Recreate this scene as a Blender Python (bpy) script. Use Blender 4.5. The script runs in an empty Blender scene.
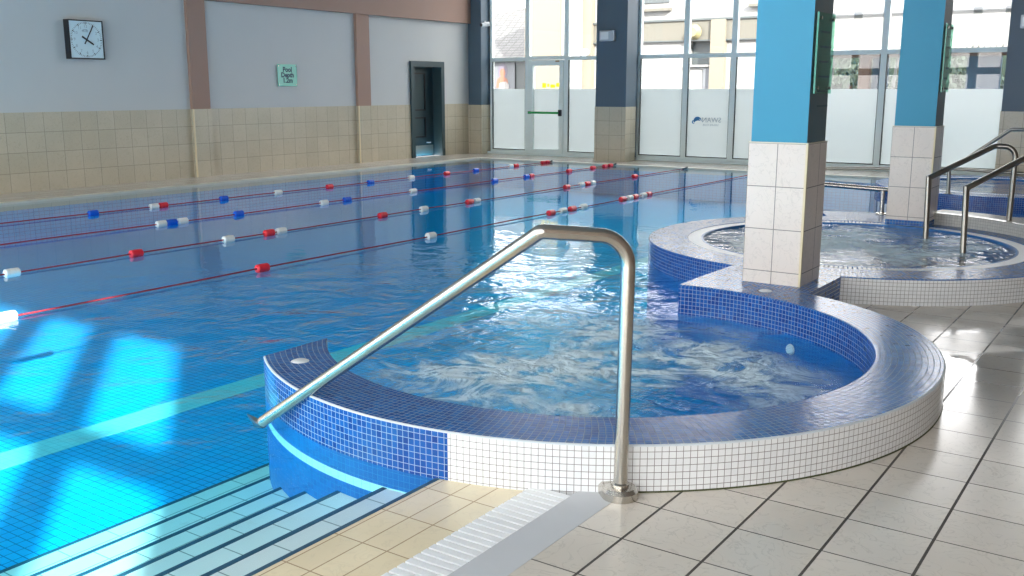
import bpy, bmesh, math, random
from math import sin, cos, pi, radians, acos, atan2, sqrt, hypot
from mathutils import Vector, Matrix
random.seed(7)
COL = bpy.context.scene.collection

# ------------------------------------------------------------------ materials
def new_mat(name):
    m = bpy.data.materials.new(name); m.use_nodes = True
    nt = m.node_tree; nt.nodes.clear()
    out = nt.nodes.new('ShaderNodeOutputMaterial')
    return m, nt, out

def N(nt, typ, **kw):
    n = nt.nodes.new(typ)
    for k, v in kw.items():
        if k.startswith('i_'):
            n.inputs[k[2:].replace('_', ' ')].default_value = v
        else:
            setattr(n, k, v)
    return n

def math_node(nt, op, a, b=None, c=None):
    n = nt.nodes.new('ShaderNodeMath'); n.operation = op
    for i, v in enumerate((a, b, c)):
        if v is None: continue
        if isinstance(v, (int, float)): n.inputs[i].default_value = v
        else: nt.links.new(v, n.inputs[i])
    return n.outputs[0]

def rgba(c): return (c[0], c[1], c[2], 1)

def plain(name, col, rough=.5, metal=0., spec=.5, noise=0.0, nscale=8.):
    m, nt, out = new_mat(name)
    p = N(nt, 'ShaderNodeBsdfPrincipled')
    p.inputs['Base Color'].default_value = rgba(col)
    p.inputs['Roughness'].default_value = rough
    p.inputs['Metallic'].default_value = metal
    p.inputs['Specular IOR Level'].default_value = spec
    if noise > 0:
        tc = N(nt, 'ShaderNodeTexCoord')
        nz = N(nt, 'ShaderNodeTexNoise'); nz.inputs['Scale'].default_value = nscale; nz.inputs['Detail'].default_value = 5
        nt.links.new(tc.outputs['Object'], nz.inputs['Vector'])
        mx = N(nt, 'ShaderNodeMix', data_type='RGBA')
        mx.inputs[6].default_value = rgba([c * (1 - noise) for c in col]); mx.inputs[7].default_value = rgba([min(1, c * (1 + noise)) for c in col])
        nt.links.new(nz.outputs['Fac'], mx.inputs[0]); nt.links.new(mx.outputs[2], p.inputs['Base Color'])
    nt.links.new(p.outputs[0], out.inputs[0])
    return m

def tile_mat(name, c1, c2, mortar, w, h, ms=.003, ox=0., oy=0., rough=.2, mrough=.7, vein=0., thick=None, wet=False, bump=.25, coat=0., spec=.5, bias=0., tilt=0.):
    """square tiles laid out by UV in metres"""
    m, nt, out = new_mat(name); L = nt.links.new
    p = N(nt, 'ShaderNodeBsdfPrincipled'); p.inputs['Specular IOR Level'].default_value = spec
    uv = N(nt, 'ShaderNodeUVMap')
    mp = N(nt, 'ShaderNodeVectorMath', operation='SUBTRACT'); mp.inputs[1].default_value = (ox, oy, 0)
    L(uv.outputs[0], mp.inputs[0])
    b = N(nt, 'ShaderNodeTexBrick'); b.offset = 0; b.squash = 1
    b.inputs['Scale'].default_value = 1; b.inputs['Brick Width'].default_value = w; b.inputs['Row Height'].default_value = h
    b.inputs['Mortar Size'].default_value = ms; b.inputs['Mortar Smooth'].default_value = .15; b.inputs['Bias'].default_value = bias
    b.inputs['Color1'].default_value = rgba(c1); b.inputs['Color2'].default_value = rgba(c2); b.inputs['Mortar'].default_value = rgba(mortar)
    L(mp.outputs[0], b.inputs['Vector'])
    col = b.outputs['Color']; fac = b.outputs['Fac']
    geo = N(nt, 'ShaderNodeNewGeometry')
    if vein > 0:
        nz = N(nt, 'ShaderNodeTexNoise'); nz.inputs['Scale'].default_value = 9; nz.inputs['Detail'].default_value = 6; nz.inputs['Distortion'].default_value = 1.5
        L(geo.outputs['Position'], nz.inputs['Vector'])
        d = math_node(nt, 'ABSOLUTE', math_node(nt, 'SUBTRACT', nz.outputs['Fac'], .5))
        v = math_node(nt, 'SUBTRACT', 1., math_node(nt, 'MULTIPLY', math_node(nt, 'LESS_THAN', d, .012), vein))
        mx = N(nt, 'ShaderNodeVectorMath', operation='SCALE'); L(col, mx.inputs[0]); L(v, mx.inputs['Scale'])
        nb = N(nt, 'ShaderNodeTexNoise'); nb.inputs['Scale'].default_value = 2.3; nb.inputs['Detail'].default_value = 4
        L(geo.outputs['Position'], nb.inputs['Vector'])
        s2 = math_node(nt, 'ADD', .90, math_node(nt, 'MULTIPLY', nb.outputs['Fac'], .2))
        mx2 = N(nt, 'ShaderNodeVectorMath', operation='SCALE'); L(mx.outputs[0], mx2.inputs[0]); L(s2, mx2.inputs['Scale'])
        col = mx2.outputs[0]
    if thick:
        sx = N(nt, 'ShaderNodeSeparateXYZ'); L(mp.outputs[0], sx.inputs[0])
        f = math_node(nt, 'FRACT', math_node(nt, 'ADD', math_node(nt, 'DIVIDE', sx.outputs[0], w), 100.))
        dd = math_node(nt, 'MINIMUM', f, math_node(nt, 'SUBTRACT', 1., f))
        fac2 = math_node(nt, 'LESS_THAN', math_node(nt, 'MULTIPLY', dd, w), thick)
        mm = N(nt, 'ShaderNodeMix', data_type='RGBA'); L(fac2, mm.inputs[0]); L(col, mm.inputs[6]); mm.inputs[7].default_value = rgba([x * .7 for x in mortar])
        col = mm.outputs[2]
        fac = math_node(nt, 'MAXIMUM', fac, fac2)
    L(col, p.inputs['Base Color'])
    r = math_node(nt, 'ADD', rough, math_node(nt, 'MULTIPLY', fac, mrough - rough))
    if wet:
        wn = N(nt, 'ShaderNodeTexNoise'); wn.inputs['Scale'].default_value = 1.1; wn.inputs['Detail'].default_value = 5; wn.inputs['Distortion'].default_value = .6
        L(geo.outputs['Position'], wn.inputs['Vector'])
        sp = N(nt, 'ShaderNodeSeparateXYZ'); L(geo.outputs['Position'], sp.inputs[0])
        # splash-wet zone next to the spas
        near = N(nt, 'ShaderNodeMapRange'); near.inputs['From Min'].default_value = 4.3; near.inputs['From Max'].default_value = 5.6
        L(sp.outputs[1], near.inputs['Value'])
        wm = N(nt, 'ShaderNodeMapRange'); wm.inputs['From Min'].default_value = .40; wm.inputs['From Max'].default_value = .47
        L(wn.outputs['Fac'], wm.inputs['Value'])
        xm = N(nt, 'ShaderNodeMapRange'); xm.inputs['From Min'].default_value = -2.6; xm.inputs['From Max'].default_value = -2.0
        L(sp.outputs[0], xm.inputs['Value'])
        wet_f = math_node(nt, 'MULTIPLY', math_node(nt, 'MULTIPLY', wm.outputs[0], xm.outputs[0]), near.outputs[0])
        r = math_node(nt, 'MULTIPLY', r, math_node(nt, 'SUBTRACT', 1., math_node(nt, 'MULTIPLY', wet_f, .8)))
        dk = N(nt, 'ShaderNodeVectorMath', operation='SCALE'); L(col, dk.inputs[0])
        L(math_node(nt, 'SUBTRACT', 1., math_node(nt, 'MULTIPLY', wet_f, .16)), dk.inputs['Scale'])
        L(dk.outputs[0], p.inputs['Base Color'])
        rip = N(nt, 'ShaderNodeTexNoise'); rip.inputs['Scale'].default_value = 9; rip.inputs['Detail'].default_value = 2
        L(geo.outputs['Position'], rip.inputs['Vector'])
        hgt = math_node(nt, 'SUBTRACT', math_node(nt, 'MULTIPLY', math_node(nt, 'MULTIPLY', rip.outputs['Fac'], wet_f), .6), fac)
    else:
        hgt = math_node(nt, 'SUBTRACT', 1., fac)
        if tilt:    # every little tile sits at a slightly different angle
            tn = N(nt, 'ShaderNodeTexNoise'); tn.inputs['Scale'].default_value = 26; tn.inputs['Detail'].default_value = 1
            L(geo.outputs['Position'], tn.inputs['Vector'])
            hgt = math_node(nt, 'ADD', hgt, math_node(nt, 'MULTIPLY', tn.outputs['Fac'], tilt * 4))
    L(r, p.inputs['Roughness'])
    if coat: p.inputs['Coat Weight'].default_value = coat; p.inputs['Coat Roughness'].default_value = .04
    bp = N(nt, 'ShaderNodeBump'); bp.inputs['Strength'].default_value = bump; bp.inputs['Distance'].default_value = .003
    L(hgt, bp.inputs['Height']); L(bp.outputs[0], p.inputs['Normal'])
    L(p.outputs[0], out.inputs[0])
    return m

def schlick(nt, f0, normal=None, soft=False):
    geo = nt.nodes.new('ShaderNodeNewGeometry')
    d = N(nt, 'ShaderNodeVectorMath', operation='DOT_PRODUCT')
    nt.links.new(normal if normal is not None else geo.outputs['Normal'], d.inputs[0]); nt.links.new(geo.outputs['Incoming'], d.inputs[1])
    c = math_node(nt, 'MINIMUM', math_node(nt, 'ABSOLUTE', d.outputs['Value']), 1.)
    g = math_node(nt, 'POWER', math_node(nt, 'SUBTRACT', 1., c), 5.)
    if soft:      # wave-averaged reflectance: drops faster away from grazing
        mr = N(nt, 'ShaderNodeMapRange'); mr.interpolation_type = 'SMOOTHSTEP'; mr.inputs['From Max'].default_value = .45
        nt.links.new(g, mr.inputs['Value']); g = math_node(nt, 'MULTIPLY', g, mr.outputs[0])
    return math_node(nt, 'ADD', f0, math_node(nt, 'MULTIPLY', 1 - f0, g))

def glass_mat(name, tint=(1, 1, 1), ior=1.5, rough=0.0):
    m, nt, out = new_mat(name); L = nt.links.new
    t = N(nt, 'ShaderNodeBsdfTransparent'); t.inputs[0].default_value = rgba(tint)
    g = N(nt, 'ShaderNodeBsdfGlossy'); g.inputs['Roughness'].default_value = rough
    f0 = ((ior - 1) / (ior + 1)) ** 2
    mx = N(nt, 'ShaderNodeMixShader'); L(schlick(nt, f0), mx.inputs[0]); L(t.outputs[0], mx.inputs[1]); L(g.outputs[0], mx.inputs[2])
    L(mx.outputs[0], out.inputs[0]); return m

def frosted_mat():
    m, nt, out = new_mat('frosted_film'); L = nt.links.new
    t = N(nt, 'ShaderNodeBsdfTranslucent'); t.inputs[0].default_value = (.60, .64, .645, 1)
    d = N(nt, 'ShaderNodeBsdfDiffuse'); d.inputs[0].default_value = (.80, .86, .86, 1)
    mx = N(nt, 'ShaderNodeMixShader'); mx.inputs[0].default_value = .25
    L(t.outputs[0], mx.inputs[1]); L(d.outputs[0], mx.inputs[2])
    g = N(nt, 'ShaderNodeBsdfGlossy'); g.inputs['Roughness'].default_value = .12
    m2 = N(nt, 'ShaderNodeMixShader'); L(schlick(nt, .035), m2.inputs[0]); L(mx.outputs[0], m2.inputs[1]); L(g.outputs[0], m2.inputs[2])
    L(m2.outputs[0], out.inputs[0]); return m

S1 = (-2.608, 4.60)      # lounge spa centre
S2 = (-2.36, 8.70)      # second spa
S3 = (-2.20, 15.95)     # third spa

def water_mat(name, foam=True, cx=S1[0], cy=S1[1], absorb=True, calm=1.0, strong=1.0, turb=.0):
    m, nt, out = new_mat(name); L = nt.links.new
    geo = N(nt, 'ShaderNodeNewGeometry')
    dist = N(nt, 'ShaderNodeVectorMath', operation='DISTANCE'); dist.inputs[1].default_value = (cx, cy, -.015)
    L(geo.outputs['Position'], dist.inputs[0])
    near = N(nt, 'ShaderNodeMapRange'); near.interpolation_type = 'SMOOTHSTEP'
    near.inputs['From Min'].default_value = 1.5; near.inputs['From Max'].default_value = .5; L(dist.outputs['Value'], near.inputs['Value'])
    mid = N(nt, 'ShaderNodeMapRange'); mid.interpolation_type = 'SMOOTHSTEP'
    mid.inputs['From Min'].default_value = 5.2; mid.inputs['From Max'].default_value = 1.2; L(dist.outputs['Value'], mid.inputs['Value'])
    # ripples
    n1 = N(nt, 'ShaderNodeTexNoise'); n1.inputs['Scale'].default_value = 2.6; n1.inputs['Detail'].default_value = 3; n1.inputs['Distortion'].default_value = .4
    n2 = N(nt, 'ShaderNodeTexNoise'); n2.inputs['Scale'].default_value = 8.; n2.inputs['Detail'].default_value = 4; n2.inputs['Distortion'].default_value = .8
    L(geo.outputs['Position'], n1.inputs['Vector']); L(geo.outputs['Position'], n2.inputs['Vector'])
    a1 = math_node(nt, 'MULTIPLY', n1.outputs['Fac'], math_node(nt, 'ADD', .006 * calm, math_node(nt, 'MULTIPLY', mid.outputs[0], .05 * strong)))
    a2 = math_node(nt, 'MULTIPLY', n2.outputs['Fac'], math_node(nt, 'ADD', .0004 * calm, math_node(nt, 'ADD', math_node(nt, 'MULTIPLY', mid.outputs[0], .008 * strong), math_node(nt, 'MULTIPLY', near.outputs[0], .05 * strong))))
    h = math_node(nt, 'ADD', a1, a2)
    bp = N(nt, 'ShaderNodeBump'); bp.inputs['Strength'].default_value = 1.; bp.inputs['Distance'].default_value = 1.
    L(h, bp.inputs['Height'])
    t = N(nt, 'ShaderNodeBsdfTransparent'); t.inputs[0].default_value = (.97, .99, 1, 1)
    g = N(nt, 'ShaderNodeBsdfGlossy'); g.inputs['Roughness'].default_value = .015; L(bp.outputs[0], g.inputs['Normal'])
    mx = N(nt, 'ShaderNodeMixShader'); L(schlick(nt, .015, bp.outputs[0], True), mx.inputs[0]); L(t.outputs[0], mx.inputs[1]); L(g.outputs[0], mx.inputs[2])
    sh = mx.outputs[0]
    if foam:
        fz = N(nt, 'ShaderNodeTexNoise'); fz.inputs['Scale'].default_value = 2.3; fz.inputs['Detail'].default_value = 12; fz.inputs['Roughness'].default_value = .70; fz.inputs['Distortion'].default_value = 1.0
        off = N(nt, 'ShaderNodeVectorMath', operation='ADD'); off.inputs[1].default_value = (3.1, 1.7, 0)
        L(geo.outputs['Position'], off.inputs[0]); L(off.outputs[0], fz.inputs['Vector'])
        # ridged threads of bubbles
        rd = math_node(nt, 'SUBTRACT', 1., math_node(nt, 'MULTIPLY', math_node(nt, 'ABSOLUTE', math_node(nt, 'SUBTRACT', fz.outputs['Fac'], .5)), 7.))
        rd = math_node(nt, 'POWER', math_node(nt, 'MAXIMUM', rd, 0.), 2.0)
        big = N(nt, 'ShaderNodeTexNoise'); big.inputs['Scale'].default_value = 1.3; big.inputs['Detail'].default_value = 2
        L(off.outputs[0], big.inputs['Vector'])
        bm_ = N(nt, 'ShaderNodeMapRange'); bm_.inputs['From Min'].default_value = .40; bm_.inputs['From Max'].default_value = .55; L(big.outputs['Fac'], bm_.inputs['Value'])
        fm = math_node(nt, 'MULTIPLY', math_node(nt, 'MULTIPLY', rd, bm_.outputs[0]), near.outputs[0])
        fm = math_node(nt, 'MULTIPLY', fm, 1.8)
        td = N(nt, 'ShaderNodeBsdfDiffuse'); td.inputs[0].default_value = (.03, .38, .66, 1); L(bp.outputs[0], td.inputs['Normal'])
        tf = math_node(nt, 'MULTIPLY', math_node(nt, 'ADD', math_node(nt, 'MULTIPLY', bm_.outputs[0], .5), .5), math_node(nt, 'MULTIPLY', near.outputs[0], turb))
        mt_ = N(nt, 'ShaderNodeMixShader'); L(tf, mt_.inputs[0]); L(sh, mt_.inputs[1]); L(td.outputs[0], mt_.inputs[2])
        sh = mt_.outputs[0]
        fm = math_node(nt, 'MINIMUM', fm, .92)
        d = N(nt, 'ShaderNodeBsdfDiffuse'); d.inputs[0].default_value = (.78, .92, .97, 1); L(bp.outputs[0], d.inputs['Normal'])
        m2 = N(nt, 'ShaderNodeMixShader'); L(fm, m2.inputs[0]); L(sh, m2.inputs[1]); L(d.outputs[0], m2.inputs[2])
        sh = m2.outputs[0]
    L(sh, out.inputs[0])
    if absorb:
        v = N(nt, 'ShaderNodeVolumeAbsorption'); v.inputs['Color'].default_value = (.42, .945, .99, 1); v.inputs['Density'].default_value = 1.0
        L(v.outputs[0], out.inputs['Volume'])
    return m

M = {}
M['wall_white'] = plain('painted_wall', (.545, .56, .545), .75, noise=.03, nscale=1.5)
M['ceiling'] = plain('ceiling_paint', (.22, .21, .20), .8)
M['brown'] = plain('brown_paint', (.34, .215, .165), .65, noise=.04, nscale=2)
M['terracotta'] = plain('terracotta_paint', (.27, .205, .165), .8)
M['wall_tile'] = tile_mat('beige_wall_tile', (.53, .475, .355), (.575, .515, .39), (.27, .24, .185), .295, .295, .0035, 0, 1.165, .25, vein=.10, bump=.2)
M['floor_tile'] = tile_mat('cream_floor_tile', (.66, .612, .535), (.71, .658, .578), (.10, .09, .075), .2925, .2975, .0035, -.57, 3.06, .22, vein=.10, thick=.005, wet=True, bump=.3)
M['pillar_tile'] = tile_mat('pillar_tile', (.72, .65, .59), (.76, .69, .63), (.24, .22, .2), .2025, .289, .003, 0, 1.144, .3, vein=.10, bump=.2)
M['pillar_tile_side'] = tile_mat('pillar_tile_side', (.72, .65, .59), (.76, .69, .63), (.24, .22, .2), .26, .289, .003, 0, 1.144, .3, vein=.10, bump=.2)
M['trim_edge'] = plain('corner_trim', (.72, .62, .40), .4)
M['blue_paint'] = plain('blue_paint', (.009, .275, .45), .45, noise=.05, nscale=1.2)
M['navy_paint'] = plain('slate_blue_paint', (.075, .12, .16), .45, noise=.05, nscale=2)
M['side_shade_paint'] = plain('shaded_blue_paint', (.06, .115, .145), .5, noise=.08, nscale=3)  # pillar shade put into colour: darker copy of the blue paint
M['blue_mosaic'] = tile_mat('blue_mosaic_wall', (.004, .04, .23), (.008, .095, .38), (.30, .40, .54), .0275, .0275, .0012, 0, .19, .15, bump=.3)
M['top_mosaic'] = tile_mat('blue_mosaic_coping', (.003, .065, .28), (.009, .15, .48), (.22, .31, .42), .0275, .0275, .0018, 0, 0, .22, bump=.6, spec=.35, tilt=.2)
M['deep_mosaic'] = tile_mat('underwater_mosaic', (.003, .12, .40), (.005, .155, .47), (.04, .24, .52), .0275, .0275, .0012, 0, .19, .3, bump=.05)
M['white_mosaic'] = tile_mat('white_mosaic', (.73, .745, .76), (.78, .79, .80), (.20, .19, .175), .0275, .0275, .0014, 0, .19, .18, bump=.3)
M['grey_mosaic'] = tile_mat('grey_mosaic', (.50, .49, .46), (.56, .55, .51), (.22, .21, .2), .0275, .0275, .0011, 0, .19, .2, bump=.3)
M['pool_tile'] = tile_mat('pool_floor_mosaic', (.001, .47, .93), (.003, .53, .97), (.006, .17, .48), .075, .05, .003, 0, 0, .4, bump=.1)
M['white_tile'] = tile_mat('white_step_tile', (.86, .88, .87), (.89, .90, .89), (.34, .38, .38), .30, .245, .003, 0, 0, .35, bump=.1)
M['lane_tile'] = tile_mat('white_lane_tile', (.45, .84, .90), (.50, .87, .92), (.32, .66, .72), .05, .05, .002, 0, 0, .4)
M['beige_strip'] = tile_mat('beige_strip_tile', (.82, .71, .48), (.87, .76, .53), (.40, .28, .16), .11, .243, .003, -1.95, .07, .2, vein=.05, bump=.2, coat=.2)
M['grey_strip'] = plain('grey_rubber', (.56, .58, .60), .6, noise=.03)
M['gap'] = plain('gap_grey', (.30, .31, .32), .8)
M['grout'] = plain('pale_grout', (.58, .64, .68), .6)
M['grating'] = plain('white_grating', (.83, .85, .86), .35)
M['dark'] = plain('dark_gap', (.03, .035, .04), .8)
M['shaded_nosing'] = plain('step_nosing_shade', (.03, .10, .17), .4)  # step edges coloured dark to draw their shadow line
M['coping'] = plain('pool_edge_coping', (.66, .62, .50), .4, noise=.05)
M['steel'] = plain('brushed_steel', (.56, .53, .48), .24, 1.0, noise=.06, nscale=30)
M['steel_dark'] = plain('dull_steel', (.30, .29, .26), .3, 1.0)
M['aluminium'] = plain('pale_frame', (.78, .87, .85), .4)
M['frame_dark'] = plain('gasket', (.05, .06, .06), .6)
M['glass'] = glass_mat('window_glass', (.975, .98, .98))
M['green_glass'] = glass_mat('green_glass', (.55, .85, .74), 1.3)
M['green_edge'] = plain('green_glass_edge', (.02, .28, .20), .15)
M['film'] = frosted_mat()
M['black'] = plain('black_plastic', (.012, .013, .015), .35)
M['clock_face'] = plain('clock_face', (.60, .76, .80), .35)
M['digit'] = plain('grey_digit', (.30, .40, .44), .5)
M['sign_glass'] = plain('sign_green', (.16, .56, .44), .2)
M['sign_text'] = plain('sign_letters', (.0, .06, .09), .5)
M['door'] = plain('teal_door', (.028, .058, .066), .4, noise=.04)
M['door_dark'] = plain('teal_door_recess', (.016, .036, .042), .4)
M['kick'] = plain('kick_plate', (.36, .34, .29), .35, .6)
M['green_bar'] = plain('green_push_bar', (.0, .30, .06), .35)
M['red'] = plain('red_plastic', (.80, .02, .035), .35)
M['white_pl'] = plain('white_plastic', (.80, .80, .74), .35)
M['blue_pl'] = plain('blue_plastic', (.0, .10, .62), .35)
M['rope_red'] = plain('red_rope', (.30, .02, .035), .7)
M['grey_box'] = plain('grey_housing', (.45, .50, .53), .35, .3)
M['logo_blue'] = plain('logo_blue', (.03, .18, .42), .5)
M['logo_grey'] = plain('logo_grey', (.25, .33, .40), .5)
M['disc'] = plain('pale_disc', (.80, .83, .84), .3)
M['brass'] = plain('worn_brass', (.35, .25, .12), .4, .7)
M['render_white'] = plain('white_render', (.21, .21, .205), .8, noise=.02)
M['render_cream'] = plain('cream_render', (.15, .134, .104), .8)
M['render_beige'] = plain('beige_band', (.10, .096, .08), .8)
M['grey_recess'] = plain('grey_recess', (.05, .06, .062), .5)
M['slate'] = tile_mat('slate_roof', (.062, .064, .066), (.08, .082, .082), (.03, .03, .03), .35, .17, .022, 0, 0, .6, bump=.4)
M['corrugated'] = plain('corrugated_sheet', (.17, .172, .168), .5)
M['brown_wood'] = plain('brown_timber', (0.090, 0.040, 0.015), .6)
M['hedge'] = plain('leaf_green', (.006, .018, .007), .7, noise=.5, nscale=5)
M['navy_door'] = plain('navy_door', (.02, .05, .09), .5)
m, nt, out = new_mat('yellow_vinyl'); t_ = N(nt, 'ShaderNodeBsdfTranslucent'); t_.inputs[0].default_value = (.9, .8, .08, 1); nt.links.new(t_.outputs[0], out.inputs[0])
M['yellow'] = m
M['lamp_cream'] = plain('lamp_cream', (0.200, 0.175, 0.090), .4)
M['paving'] = plain('courtyard_paving', (0.075, 0.075, 0.072), .8, noise=.1)
M['poster_bg'] = plain('poster_ground', (0.105, 0.113, 0.125), .6)
M['poster_orange'] = plain('poster_orange', (0.200, 0.083, 0.050), .6)
M['poster_white'] = plain('poster_white', (0.212, 0.207, 0.200), .6)
M['poster_hair'] = plain('poster_hair', (.10, .09, .12), .6)
M['algae'] = plain('green_grout', (.055, .065, .02), .7)
M['water'] = water_mat('pool_water', turb=.45, calm=.35)
M['spa_water'] = water_mat('spa_water', foam=True, cx=S2[0], cy=S2[1], absorb=False, calm=6., strong=.40, turb=.15)

# ------------------------------------------------------------------ mesh builder
class MB:
    def __init__(s): s.v = []; s.f = []; s.uv = []; s.mi = []
    def face(s, pts, uvs=None, mi=0):
        i0 = len(s.v); s.v += [tuple(p) for p in pts]; s.f.append(tuple(range(i0, i0 + len(pts)))); s.uv.append(uvs); s.mi.append(mi)
    def box(s, x0, x1, y0, y1, z0, z1, mi=0, M4=None):
        c = [Vector((x, y, z)) for x in (x0, x1) for y in (y0, y1) for z in (z0, z1)]
        if M4 is not None: c = [M4 @ p for p in c]
        for q in ((0, 1, 3, 2), (4, 6, 7, 5), (0, 4, 5, 1), (2, 3, 7, 6), (0, 2, 6, 4), (1, 5, 7, 3)):
            s.face([c[i] for i in q], None, mi)
        return s
    def prism(s, poly, z0, z1, mi_top=0, mi_side=0):
        n = len(poly)
        s.face([(x, y, z1) for x, y in poly], None, mi_top)
        s.face([(x, y, z0) for x, y in reversed(poly)], None, mi_side)
        for i in range(n):
            a, b = poly[i], poly[(i + 1) % n]
            s.face([(a[0], a[1], z0), (b[0], b[1], z0), (b[0], b[1], z1), (a[0], a[1], z1)], None, mi_side)
        return s
    def lathe(s, prof, c, a0, a1, segs, mis=None, uref=None, closed=False, caps=False, axis=None, mif=None):
        """prof [(r,z)]; a0/a1 numbers or functions of r; polar UVs in metres"""
        A0 = a0 if callable(a0) else (lambda r: a0); A1 = a1 if callable(a1) else (lambda r: a1)
        P = prof + [prof[0]] if closed else prof
        cum = 0
        def pt(r, z, t):
            a = A0(r) + (A1(r) - A0(r)) * t
            x, y = c[0] + r * cos(a), c[1] + r * sin(a)
            return (x, y, z), a
        for k in range(len(P) - 1):
            (r0, z0), (r1, z1) = P[k], P[k + 1]
            ln = hypot(r1 - r0, z1 - z0)
            ur = uref if uref else max(r0, r1)
            vert = abs(z1 - z0) > abs(r1 - r0)
            for i in range(segs):
                t0, t1 = i / segs, (i + 1) / segs
                p00, b00 = pt(r0, z0, t0); p01, b01 = pt(r0, z0, t1); p10, b10 = pt(r1, z1, t0); p11, b11 = pt(r1, z1, t1)
                va, vb = (z0, z1) if vert else (r0, r1)
                uvs = [(b00 * ur, va), (b01 * ur, va), (b11 * ur, vb), (b10 * ur, vb)]
                mi = mis[k] if mis else 0
                if mif: mi = mif(k, [sum(q[j] for q in (p00, p01, p10, p11)) / 4 for j in range(3)], mi)
                pts = [p00, p01, p11, p10]
                if r0 < 1e-6: pts = [p00, p11, p10]; uvs = [uvs[0], uvs[2], uvs[3]]
                if r1 < 1e-6: pts = [p00, p01, p11]; uvs = uvs[:3]
                s.face(pts, uvs, mi)
        if caps:
            for t, rev in ((0, False), (1, True)):
                pts = [pt(r, z, t)[0] for r, z in prof]
                s.face(pts if not rev else pts[::-1], None, mis[0] if mis else 0)
        return s
    def tube(s, pts, r, n=14, mi=0, cap=True):
        pts = [Vector(p) for p in pts]; rings = []
        up = None
        for i, p in enumerate(pts):
            if i == 0: d = pts[1] - pts[0]
            elif i == len(pts) - 1: d = pts[-1] - pts[-2]
            else: d = (pts[i] - pts[i - 1]).normalized() + (pts[i + 1] - pts[i]).normalized()
            d.normalize()
            if up is None: up = Vector((0, 0, 1)) if abs(d.z) < .9 else Vector((1, 0, 0))
            sx = d.cross(up).normalized(); sy = sx.cross(d).normalized(); up = sy
            k = 1.
            if 0 < i < len(pts) - 1:
                ca = (pts[i] - pts[i - 1]).normalized().dot((pts[i + 1] - pts[i]).normalized())
                k = 1 / max(.5, sqrt((1 + ca) / 2))
            rr = r[i] if isinstance(r, (list, tuple)) else r
            # widen in bend plane only
            bend = None
            if k > 1.001:
                bend = ((pts[i] - pts[i - 1]).normalized() - (pts[i + 1] - pts[i]).normalized()).normalized()
            ring = []
            for j in range(n):
                o = (sx * cos(2 * pi * j / n) + sy * sin(2 * pi * j / n)) * rr
                if bend is not None: o = o + bend * (o.dot(bend)) * (k - 1)
                ring.append(p + o)
            rings.append(ring)
        for a, b in zip(rings, rings[1:]):
            for j in range(n): s.face([a[j], a[(j + 1) % n], b[(j + 1) % n], b[j]], None, mi)
        if cap: s.face(rings[0][::-1], None, mi); s.face(rings[-1], None, mi)
        return s
    def build(s, name, mats, parent=None, smooth=False, loc=None, bevel=0., merge=True):
        me = bpy.data.meshes.new(name); me.from_pydata(s.v, [], s.f)
        uvl = me.uv_layers.new(name='UVMap')
        for p, uvs, mi in zip(me.polygons, s.uv, s.mi):
            p.material_index = mi
            if uvs is None:
                n = p.normal
                ax = max(range(3), key=lambda i: abs(n[i]))
                for li in p.loop_indices:
                    co = me.vertices[me.loops[li].vertex_index].co
                    uvl.data[li].uv = (co.y, co.z) if ax == 0 else ((co.x, co.z) if ax == 1 else (co.x, co.y))
            else:
                for li, u in zip(p.loop_indices, uvs): uvl.data[li].uv = u
        for m in (mats if isinstance(mats, (list, tuple)) else [mats]): me.materials.append(m)
        if merge:
            bm = bmesh.new(); bm.from_mesh(me); bmesh.ops.remove_doubles(bm, verts=bm.verts, dist=1e-5)
            bmesh.ops.recalc_face_normals(bm, faces=bm.faces); bm.to_mesh(me); bm.free()
        if smooth:
            for p in me.polygons: p.use_smooth = True
            me.set_sharp_from_angle(angle=radians(35))
        o = bpy.data.objects.new(name, me); COL.objects.link(o)
        if parent is not None:
            o.parent = parent
            o.matrix_parent_inverse = Matrix.Translation(-Vector(parent.location)) if parent.type == 'EMPTY' else (Matrix.Translation(-Vector(parent.parent.location)) if parent.parent and parent.parent.type == 'EMPTY' and False else Matrix.Identity(4))
        if loc is not None: o.location = loc
        if bevel > 0:
            b = o.modifiers.new('Bevel', 'BEVEL'); b.width = bevel; b.segments = 2; b.limit_method = 'ANGLE'
        return o

def thing(name, label, cat, loc=(0, 0, 0), group=None, kind=None):
    o = bpy.data.objects.new(name, None); COL.objects.link(o); o.location = loc; o.empty_display_size = .1
    o['label'] = label; o['category'] = cat
    if group: o['group'] = group
    if kind: o['kind'] = kind
    return o
def tag(o, label, cat, group=None, kind=None):
    o['label'] = label; o['category'] = cat
    if group: o['group'] = group
    if kind: o['kind'] = kind
    return o
def struct(name, mb, mats, label=None, **kw):
    o = mb.build(name, mats, **kw); o['kind'] = 'structure'
    if label: o['label'] = label
    return o
def sub(mb, name, mats, part, **kw):
    """sub-part under a part that sits at identity within its thing"""
    o = mb.build(name, mats, None, **kw)
    o.parent = part
    root = part.parent
    o.matrix_parent_inverse = Matrix.Identity(4)
    return o
def bxo(x0, x1, y0, y1, z0, z1): return MB().box(x0, x1, y0, y1, z0, z1)

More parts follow.
